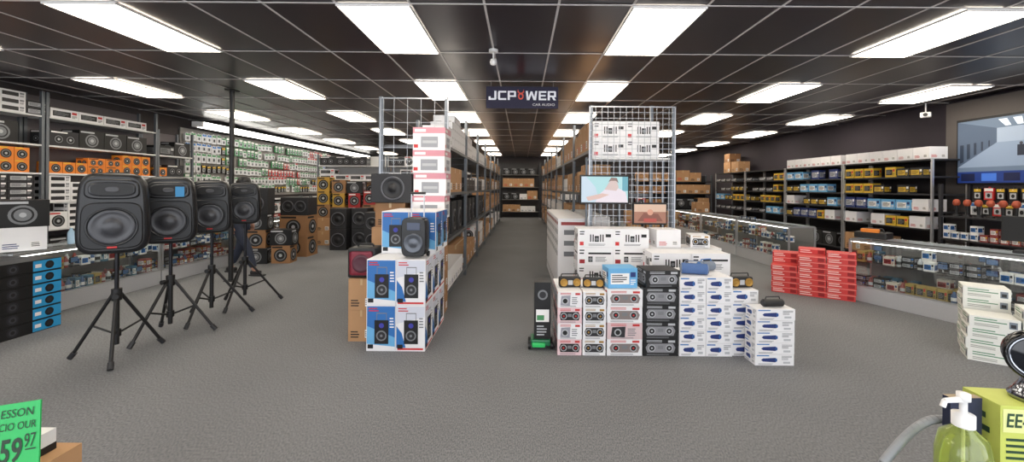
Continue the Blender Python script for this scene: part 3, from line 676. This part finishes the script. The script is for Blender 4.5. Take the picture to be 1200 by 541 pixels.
# ------------------------------------------------------------ right wall shelving
shelfB=M(42,42,46,.5)
for i in range(4):
    yc=7.55+i*1.86
    shelfunit('accessory_cabinet',6.95,yc,-90,1.84,.6,2.02,[.3,.86,1.15,1.44,1.73,2.015],'black wall cabinet with aluminium posts stocked with accessories','shelf','black wall cabinets',mat=shelfB,post=ALU,back=M(34,32,37,.6),ps=.03)
    f=Fr(6.65,yc+.88,-90); L=1.76
    ks=[['ys1','ds1','ys1','ys1'],['lb1','ys1','ds1','bs1'],['ampbs','lb1','ds1','ys1'],['ampbs','ds1','bs1']][i]
    A='accessories on the cabinet shelves'
    fillrep(f,L,.86,.24,ks+['lb1','wp2','ampbs'],A,gap=.03,run=3,maxst=1,prob=.88)
    fillrep(f,L,1.15,.24,['lb1','ys1','bs1','ds1','wp2'],A,gap=.03,run=3,maxst=1,prob=.85)
    fillrep(f,L,1.44,.24,ks if i else ['ys1','ys1','ds1'],A,gap=.025,run=4,maxst=1,prob=.88)
    fillrep(f,L,1.73,.22,(ks if i else ['ys1','ys1','ds1'])+['ampbs'],A,gap=.03,run=4,maxst=1,prob=.88)
    fillrep(f,L,.3,.5,['bk1','kf1','wp1'],'cartons at the bottom of the cabinets',maxst=1)
    if i<2: fill(f,L,2.017,.3,['wp2'],'white cartons on top of the cabinets',maxst=1,gap=.01)
place('kf1',6.95,13.5,2.017,-90); place('kf1',6.95,13.0,2.017,-90); place('kf2',6.95,13.5,2.36,-90)
shelfunit('shelving_unit',6.95,5.6,-90,1.96,.5,1.6,[.3,.75,1.1],'dark shelving below the large television','shelf',mat=shelfB,post=DK,back=M(60,56,60,.6))
f=Fr(6.70,6.52,-90); 
fillrep(f,1.8,.3,.4,['bk1','wh1'],'cartons below the television',maxst=1); fillrep(f,1.8,.75,.3,['sm2','sm5','wp3','sm1'],'small items below the television',gap=.03)
def mic(x,y,z):
    m=MB(); m.cyl((0,0,0),(0,0,.03),.05,BLACK,r1=.045,seg=16); P=[('base',m.mesh('base'),(0,0,0))]
    m=MB(); m.cyl((0,0,.03),(0,0,.16),.016,BLACK,r1=.024,seg=12); P.append(('shaft',m.mesh('shaft'),(0,0,0)))
    m=MB(); m.lathe(0,0,.16,[(.024,0),(.04,.02),(.046,.05),(.036,.085),(.016,.1),(0,.102)],M(170,78,50,.5,noise=.3,nscale=120),16,'z'); P.append(('foam_head',m.mesh('foam_head'),(0,0,0),'orange foam head'))
    compound('microphone',P,(x,y,z),0,'black microphone with orange head on display shelf','microphone','microphones on the display shelf')
for i in range(11): mic(6.80,4.85+i*.155,1.102)
for i in range(11): place(['pk4','pk2','pk4','pk4'][i%4],7.14,4.85+i*.155,1.36,-90,'packs hanging under the television')
for i in range(11): place(['pk2','pk4','pk7','pk4'][i%4],7.14,4.93+i*.15,1.12,-90,'packs hanging under the television')
def toolcase(x,y,z,rot):
    m=MB(); m.box(0,0,0,.36,.24,.09,BLACK,.02); g=MB(); g.box(0,-.1,.085,.2,.05,.05,ORANGE,.01)
    h_=MB(); h_.tube([(-.12,0,.085),(-.1,0,.13),(.1,0,.13),(.12,0,.085)],.012,BLACK)
    compound('tool_case',[('case_body',m.mesh('case_body'),(0,0,0)),('latch',g.mesh('latch'),(0,0,0),'orange latch'),('handle',h_.mesh('handle'),(0,0,0))],(x,y,z),rot,'black carry case with orange latch on glass counter','case')
toolcase(4.80,5.58,.84,-60)
m=MB(); m.box(0,0,0,.2,.16,.03,BLACK,.01); m2=MB(); m2.box(0,.0,.03,.04,.04,.1,BLACK); m3=MB(); m3.box(0,0,.12,.38,.04,.27,BLACK,.01)
compound('monitor',[('base',m.mesh('base'),(0,0,0)),('neck',m2.mesh('neck'),(0,0,0)),('panel',m3.mesh('panel'),(0,0,0))],(5.33,4.3,.84),-60,'black counter monitor seen beside the display case','monitor')
f=Fr(4.87,9.2,-90); fillrep(f,1.5,.829,.2,['sm1','wp3','sm4'],'small boxes on the counter top',prob=.4,gap=.2)
f=Fr(4.87,12.9,-90); fillrep(f,1.5,.829,.3,['wp2','kf2'],'boxes on the far counter',prob=.5,gap=.1)
# ------------------------------------------------------------ mid-left floor goods
G='subwoofer cartons standing on the floor'
for j in range(2): place('kr1',-4.78,8.82,j*.432,0,G)
speaker(-4.78,8.82,.866,.58,.4,.38,[(-.13,.19,.12),(.13,.19,.12)],0,'black twin subwoofer box on kraft cartons')
for i,(x,y) in enumerate([(-4.25,9.7),(-3.83,9.9)]):
    for j in range(2): speaker(x,y,j*.485,.38,.4,.48,[(0,.24,.16)],0,'black subwoofer cabinet stacked on the floor','black subwoofers on the floor')
speaker(-3.35,9.4,0,.36,.4,.9,[(0,.66,.14),(0,.28,.14)],0,'tall black tower speaker standing on carpet','black subwoofers on the floor')
speaker(-2.9,9.3,0,.4,.4,.75,[(0,.5,.15),(0,.2,.15)],0,'black tower speaker with two cones','black subwoofers on the floor')
G='tall stacks of subwoofer cartons'
stack(['kf1','kf1','kr2','ye1','ye1'],-4.98,10.45,0,G); stack(['kf2','kf1','kr2','ye1','kr2'],-4.60,10.45,0,G); stack(['kf2','kf1','re1','re1','bk1'],-4.22,10.5,0,G)
stack(['kf1','re1','kr2','re1'],-3.84,10.5,0,G); stack(['bk1','bk1','bk1','re1'],-3.42,10.5,0,G); stack(['kf1','kf1','bk1','bk1','kr2'],-2.96,10.5,0,G); stack(['kf1','bk1','kr2','bk1'],-2.5,10.5,0,G)
for i in range(2):
    xc=-4.65+i*1.88
    shelfunit('gondola_shelf',xc,11.4,0,1.84,.5,2.35,[.3,.85,1.25,1.65,2.05],'white gondola shelf with colourful subwoofer cartons','shelf','gondola shelves',back=M(180,180,180))
    f=Fr(xc-.85,11.15,0)
    fillrep(f,1.7,1.25,.38,['kr2','wh1','re1','ampw'],'cartons on gondola shelves',run=3)
    fillrep(f,1.7,1.65,.38,['ampws','ampw','wh1','bk1'],'cartons on gondola shelves',run=3,maxst=2)
    fillrep(f,1.7,2.05,.3,['ampw','wh1','bk2'],'cartons on gondola shelves',run=3,maxst=1)
for i in range(3):
    xc=-5.6+i*1.4; shelfunit('gondola_shelf',xc,15,0,1.36,.5,2.4,[.3,.8,1.3,1.8],'dark gondola shelf at the rear of the store','shelf','rear gondola shelves',mat=DK,back=DK)
    f=Fr(xc-.62,14.75,0)
    for z in(1.3,1.8): fillrep(f,1.24,z,.46,['bk1','wh1','re1','kf1','ampw','kr2'],'cartons on rear gondola shelves',maxst=2)
G='speaker cartons stacked near the pole'
zt=stack(['bk1','kr2','bk1'],-5.05,7.9,10,G)
speaker(-5.05,7.9,zt,.42,.34,.5,[(0,.2,.15),(0,.4,.06)],10,'black loudspeaker standing on stacked cartons')
stack(['kr2','bk1'],-4.62,8.0,5,G)
for i in range(2):
    xc=5.0+i*1.45; shelfunit('gondola_shelf',xc,15.6,0,1.4,.5,2.0,[.3,.8,1.3,1.75],'dark shelf at the rear with brown cartons','shelf','rear gondola shelves',mat=DK,back=DK)
    f=Fr(xc-.64,15.35,0)
    for z in(.8,1.3): fillrep(f,1.28,z,.44,['kf1','kf2','re1','bk1'],'cartons on rear gondola shelves',maxst=1)
    fillrep(f,1.28,1.75,.5,['kf1','kf3'],'cartons on rear gondola shelves',maxst=1)
for i in range(3):
    place('kf1',3.6+i*.6,13.2,0,0,'brown cartons on the floor near the rear'); place('kf3',3.6+i*.6,13.2,.344,0,'brown cartons on the floor near the rear')
for i in range(3):
    xc=-1.94+i*1.9; shelfunit('back_shelf',xc,20.2,0,1.88,.5,2.7,[.3,.9,1.5,2.1],'dark shelf against the back wall with cartons','shelf','shelves against the back wall',mat=M(120,118,116),post=DK,back=M(80,78,80))
    f=Fr(xc-.86,19.95,0)
    for z in(.3,.9,1.5,2.1): fillrep(f,1.72,z,.5,['kf1','wp1','kf2','bk1','kf3'],'cartons on the back wall shelf',run=2,maxst=2)
# ------------------------------------------------------------ banner, sensor
SG=M(32,28,58,.6)
c=Carton(1.02,.012,.31,SG)
SW=M(240,240,246,.5,emit=.12)
def stroke(F,u0,v0,wd,hh,polys):
    for p in polys: c.poly(F,[(u0+a*wd,v0+b_*hh) for a,b_ in p],SW,2)
R_=lambda a,b_,c_,d_:[(a,b_),(c_,b_),(c_,d_),(a,d_)]
LET={'J':[R_(.72,.2,1,1),R_(0,0,.9,.2),R_(0,.2,.26,.38),[(.9,0),(1,.12),(1,.2),(.9,.2)]],
'C':[R_(0,.18,.26,.82),[(0,.82),(.26,.82),(.26,1),(.1,1)],[(0,.18),(.1,0),(.26,0),(.26,.18)],R_(.26,.8,1,1),R_(.26,0,1,.2)],
'P':[R_(0,0,.26,1),R_(.26,.82,.9,1),[(.9,1),(.9,.82),(1,.82),(1,.9)],R_(.76,.52,1,.82),R_(.26,.34,1,.52)],
'W':[[(0,1),(.17,1),(.27,.22),(.20,0),(.10,0)],[(.20,0),(.32,0),(.5,.62),(.5,.95),(.42,.95),(.24,.3)],[(.80,0),(.68,0),(.5,.62),(.5,.95),(.58,.95),(.76,.3)],[(1,1),(.83,1),(.73,.22),(.80,0),(.90,0)]],
'E':[R_(0,0,.26,1),R_(.26,.81,1,1),R_(.26,0,1,.19),R_(.26,.41,.92,.59)],
'R':[R_(0,0,.26,1),R_(.26,.82,.9,1),[(.9,1),(.9,.82),(1,.82),(1,.9)],R_(.76,.52,1,.82),R_(.26,.34,1,.52),[(.5,.34),(.78,.34),(1,0),(.7,0)]]}
for ch,u0,wd in(('J',.035,.11),('C',.165,.115),('P',.30,.115),('W',.55,.16),('E',.73,.105),('R',.855,.115)): stroke('f',u0,.38,wd,.42,LET[ch])
LR=M(205,80,60,emit=.15)
c.ell('f',.482,.56,.16,LR,2,.8); c.ell('f',.482,.55,.085,SG,3,.8)
for sx in(-1,1): c.poly('f',[(.482+sx*.02,.68),(.482+sx*.045,.74),(.482+sx*.04,.88),(.482+sx*.028,.76),(.482+sx*.01,.72)],LR,2)
c.txt('f','CAR AUDIO',.80,.18,.11,WHITE,1,xs=1.2)
pnl=c.mesh('panel'); m=MB()
for sx in(-1,1): m.cyl((sx*.44,0,.31),(sx*.44,0,.375),.004,METAL,seg=6)
compound('hanging_sign',[('sign_panel',pnl,(0,0,0)),('hanging_wire',m.mesh('hanging_wire'),(0,0,0))],(0,5.8,2.61),0,'dark purple hanging banner with white shop lettering and red emblem','sign')
m=MB(); m.cyl((0,0,0),(0,0,-.03),.05,WHITE,seg=20); m2=MB(); m2.cyl((0,0,-.03),(0,0,-.1),.008,WHITE,seg=8); m3=MB(); m3.lathe(0,0,-.17,[(0,0),(.03,.008),(.04,.035),(.03,.065),(0,.075)],WHITE,18,'z')
compound('ceiling_sensor',[('mount',m.mesh('mount'),(0,0,0)),('stem',m2.mesh('stem'),(0,0,0)),('sensor_head',m3.mesh('sensor_head'),(0,0,0))],(-.315,4.45,H-.012),0,'small white security sensor hanging from the ceiling','sensor')
m=MB(); m.box(0,0,0,.14,.09,.09,WHITE,.02); m2=MB(); m2.cyl((0,-.04,.045),(0,-.06,.045),.03,BLACK,seg=14); m3=MB(); m3.cyl((0,0,.09),(0,0,.25),.01,WHITE,seg=8)
compound('security_camera',[('camera_body',m.mesh('camera_body'),(0,0,0)),('lens',m2.mesh('lens'),(0,0,0)),('bracket',m3.mesh('bracket'),(0,0,0))],(6.9,7.0,2.74),-50,'white security camera on a ceiling bracket','camera')
# ------------------------------------------------------------ foreground left
place('kf3',-1.67,1.15,0,0)
c=Carton(.5,.36,.235,KRAFT); c.rect('t',0,.46,1,.54,M(196,164,120,.3),0); kind('kfx',c,'cardboard_carton','brown cardboard carton with taped top near the entrance','box'); place('kfx',-1.67,1.15,.424,0)
c=Carton(.26,.10,.065,PAPER); c.rect('f',0,0,1,.35,BLACK,0); c.rect('r',0,0,1,.35,BLACK,0); put('product_carton',c.mesh('product_carton'),(-1.60,1.25,.661),0,'white carton with black lower stripe','box')
GI=M(14,50,30,.5)
c=Carton(.23,.005,.19,M(38,172,88,.5)); c.txt('f','59',.71,.32,.36,GI,1,shear=.12,bold=.02,maxw=.24); c.txt('f','97',.91,.44,.2,GI,1,shear=.1,maxw=.12); c.txt('f','ESSON',.77,.86,.12,GI,1,shear=.1,maxw=.34); c.txt('f','ECIO OUR',.75,.67,.11,GI,1,shear=.1,maxw=.43); c.rect('f',.86,.30,.97,.32,GI,1)
put('price_card',c.mesh('price_card'),(-1.505,1.165,.664),0,'green handwritten price card leaning on white carton','sign',eul=(math.radians(-8),math.radians(-5),math.radians(12)))
# ------------------------------------------------------------ foreground right
m=MB(); m.box(0,0,.50,.9,.46,.03,M(60,60,66,.5),.004); P=[('table_top',m.mesh('table_top'),(0,0,0))]
for sx in(-1,1):
    for sy in(-1,1): m=MB(); m.box(sx*.41,sy*.19,0,.04,.04,.50,DK); P.append(('leg',m.mesh('leg'),(0,0,0)))
compound('display_table',P,(1.60,1.19,0),0,'low dark display table by the entrance','table')
LQ=M(222,236,140,.08,trans=.8); m=MB(); m.lathe(0,0,0,[(0,0),(.058,0),(.062,.01),(.062,.20),(.052,.25),(.024,.275),(.022,.285)],LQ,32,'z'); P=[('bottle_body',m.mesh('bottle_body'),(0,0,0),'pale green translucent bottle')]
m=MB(); m.lathe(0,0,.285,[(.026,-.005),(.026,.03),(.009,.034),(.009,.068),(.016,.07),(.016,.09),(0,.093)],WHITE,20,'z'); m.cyl((0,0,.357),(-.055,0,.353),.009,WHITE,r1=.007,seg=10); m.cyl((-.055,0,.353),(-.061,0,.335),.007,WHITE,seg=8); P.append(('pump',m.mesh('pump'),(0,0,0),'white pump dispenser'))
m=MB(); m.cyl((0,0,.01),(0,0,.28),.003,WHITE,seg=6); P.append(('dip_tube',m.mesh('dip_tube'),(0,0,0)))
c=Carton(.07,.004,.13,M(206,214,120,.5)); c.lines('f',.1,.1,.9,.9,5,M(90,140,70),0); P.append(('label_sticker',c.mesh('label_sticker'),(0,-.063,.05)))
compound('sanitizer_bottle',P,(1.30,1.2,.532),0,'pale green pump bottle of hand sanitizer on table','bottle')
DG=M(40,70,44,.5)
c=Carton(.3,.12,.31,M(196,204,98,.5,noise=.1,nscale=14)); c.rect('f',.02,.74,.98,.97,M(222,224,150),0); c.txt('f','EE-G',.20,.86,.14,DG,1,shear=.1,bold=.02,maxw=.30)
c.txt('f','RIA',.20,.24,.13,DG,1,bold=.01,maxw=.28); c.lines('f',.05,.34,.9,.70,6,DG,0,3); c.rect('f',.05,.06,.4,.12,M(120,150,60),0); c.lines('l',.06,.1,.9,.9,6,DG,0,3)
put('product_carton',c.mesh('product_carton'),(1.63,1.30,.532),-6,'yellow green carton with dark green lettering on table','box')
c=Carton(.1,.025,.31,M(34,40,66,.5)); c.rect('t',0,0,1,1,M(170,150,120,.5),0); put('product_carton',c.mesh('product_carton'),(1.415,1.31,.532),0,'thin dark blue carton standing on table','box')
CHR=M(150,153,160,.15,1.); GB=M(10,10,12,.15)
m=MB(); m.lathe(0,0,0,[(0,0),(.055,0),(.058,.012),(.045,.03),(.03,.06),(.035,.09)],CHR,28,'z'); P=[('chrome_base',m.mesh('chrome_base'),(0,0,0),'polished chrome base')]
m=MB(); m.lathe(0,.02,.145,[(0,.06),(.03,.055),(.055,.03),(.07,-.01),(.072,-.055),(.06,-.06)],GB,32); m.tube([(0,.05,.19),(0,.03,.235),(0,-.02,.24),(0,-.05,.21)],.008,GB); P.append(('lamp_head',m.mesh('lamp_head'),(0,0,0)))
m=MB(); m.lathe(0,-.04,.145,[(.074,.005),(.076,-.008),(.068,-.014),(.066,-.006)],GB,32); m.lathe(0,-.04,.145,[(.066,-.006),(.062,-.010),(.058,-.004)],CHR,32); m.lathe(0,-.04,.145,[(.058,-.004),(.03,-.012),(0,-.014)],M(22,24,30,.12),28); P.append(('lens',m.mesh('lens'),(0,0,0),'dark glass lens'))
compound('spot_lamp',P,(1.62,1.29,.843),-38,'glossy black lamp head with dark lens on carton','lamp')
m=MB(); pts=[(-.17,0,-.105),(-.168,0,-.06)]
for i in range(15):
    t=i/14; pts.append((-.165+.2*t,0,-.03+ .12*math.sin(t*math.pi*.55)*1.2))
m.tube(pts,.013,M(140,142,146,.4),seg=12)
put('hose',m.mesh('hose'),(1.36,1.345,.635),0,'grey flexible hose curving beside the bottle','hose')
# ------------------------------------------------------------ person
def skin(name,vs,es,rad,mat,parent,sub=2,label=None):
    me=bpy.data.meshes.new(name); me.from_pydata(vs,es,[]); me.materials.append(mat)
    o=put(name,me,(0,0,0),parent=parent,label=label); md=o.modifiers.new('s','SKIN'); md.use_smooth_shade=True
    for i,r in enumerate(rad):
        me.skin_vertices[0].data[i].radius=(r,r) if not isinstance(r,tuple) else r
        me.skin_vertices[0].data[i].use_root=(i==0)
    s2=o.modifiers.new('b','SUBSURF'); s2.levels=sub; s2.render_levels=sub; return o
SK=M(160,118,98,.55); JK=M(28,28,32,.8,noise=.2,nscale=60); JE=M(40,46,62,.85,noise=.2,nscale=80)
pe=put('person',None,(-4.78,6.92,0),-8,'person in dark jacket, dark jeans and cap, mid-stride','person')
pe.scale=(.93,.93,.93)
hipL,hipR=(0,.09,.93),(0,-.09,.93); knL,knR=(-.02,.10,.52),(.26,-.10,.54); anL,anR=(-.24,.10,.12),(.42,-.10,.10)
vs=[(0,0,.97),(.02,0,1.12),(.05,0,1.30),(.07,0,1.45),(.09,0,1.52),(.12,0,1.58),(.125,0,1.65),(.12,0,1.70),(.215,0,1.60),
 hipL,knL,anL,(-.17,.10,.05),hipR,knR,anR,(.53,-.10,.05),
 (.06,.18,1.42),(.02,.24,1.16),(.08,.22,.94),(.06,-.18,1.42),(.0,-.24,1.15),(.06,-.23,.92),(.10,.215,.86),(.08,-.225,.84)]
es=[(0,1),(1,2),(2,3),(3,4),(4,5),(5,6),(6,7),(5,8),(0,9),(9,10),(10,11),(11,12),(0,13),(13,14),(14,15),(15,16),(3,17),(17,18),(18,19),(3,20),(20,21),(21,22),(19,23),(22,24)]
rad=[.12,.11,.12,.075,.05,.075,.092,.06,.014,.085,.06,.042,.035,.085,.06,.042,.035,.055,.043,.028,.055,.043,.028,.033,.033]
vs=list(vs)
for base,wr,sy in((23,vs[23],1),(24,vs[24],-1)):
    for q in range(4):
        off=(-.03+q*.02); L=[.07,.08,.075,.06][q]
        a=(wr[0]+off,wr[1],wr[2]-.045); b_=(a[0]+.006,a[1]-.006*sy,a[2]-L*.5); c_=(a[0]+.004,a[1]-.02*sy,a[2]-L*.8)
        i=len(vs); vs+=[a,b_,c_]; es+=[(base,i),(i,i+1),(i+1,i+2)]; rad+=[.009,.008,.007]
    a=(wr[0]+.04,wr[1]-.005*sy,wr[2]-.005); b_=(a[0]+.012,a[1]-.01*sy,a[2]-.035); i=len(vs); vs+=[a,b_]; es+=[(base,i),(i,i+1)]; rad+=[.011,.009]
skin('body',vs,es,rad,SK,pe)
skin('jacket',[(0,0,.95),(.02,0,1.12),(.05,0,1.30),(.07,0,1.43),(.06,.18,1.42),(.02,.24,1.16),(.075,.222,.97),(.06,-.18,1.42),(.0,-.24,1.15),(.055,-.232,.95)],[(0,1),(1,2),(2,3),(3,4),(4,5),(5,6),(3,7),(7,8),(8,9)],[.15,.14,.155,.10,.078,.062,.046,.078,.062,.046],JK,pe)
skin('jeans',[(0,0,.95),hipL,knL,(-.225,.10,.15),hipR,knR,(.412,-.10,.13)],[(0,1),(1,2),(2,3),(0,4),(4,5),(5,6)],[.135,.105,.08,.062,.105,.08,.062],JE,pe)
for (x,y,r) in((-.19,.10,0),(.48,-.10,0)):
    m=MB(); m.box(x,y,0,.27,.095,.03,M(40,40,42),.008); m.box(x-.03,y,.02,.18,.088,.075,M(30,30,34,.6),.03); put('shoe',m.mesh('shoe'),(0,0,0),parent=pe)
m=MB(); m.lathe(.115,0,1.66,[(.108,0),(.108,.03),(.09,.075),(.05,.1),(0,.105)],BLACK,24,'z'); m.box(.22,0,1.66,.11,.13,.012,BLACK,.005); put('cap',m.mesh('cap'),(0,0,0),parent=pe,label='black cap')
m=MB(); m.lathe(.09,0,1.57,[(.07,0),(.1,.04),(.104,.1)],M(40,30,26,.9),20,'z'); put('hair',m.mesh('hair'),(0,0,0),parent=pe)
for sy in(-1,1):
    m=MB(); m.lathe(.205,sy*.034,1.625,[(0,-.009),(.009,0),(0,.009)],BLACK,10,'z'); put('eye',m.mesh('eye'),(0,0,0),parent=pe)
    m=MB(); m.lathe(.105,sy*.098,1.61,[(0,-.03),(.014,-.01),(.018,.01),(0,.03)],SK,12,'z'); put('ear',m.mesh('ear'),(0,0,0),parent=pe)
m=MB(); m.box(.202,0,1.555,.01,.045,.008,M(140,70,65),.003); put('mouth',m.mesh('mouth'),(0,0,0),parent=pe)
# ------------------------------------------------------------ world, camera
w=bpy.data.worlds.new('World'); S.world=w; w.use_nodes=True
bg=w.node_tree.nodes['Background']; bg.inputs[0].default_value=(.92,.95,1,1); bg.inputs[1].default_value=4.2
cam=bpy.data.cameras.new('Camera'); co=bpy.data.objects.new('Camera',cam); COL.objects.link(co)
cam.sensor_width=36; cam.lens=14.4; cam.shift_x=-11/1200; cam.shift_y=-51.5/1200; cam.clip_start=.05
co.matrix_world=Matrix.Translation((0,0,1.5))@Matrix.Rotation(math.radians(90),4,'X')@Matrix.Rotation(math.radians(.45),4,'Z')
S.camera=co
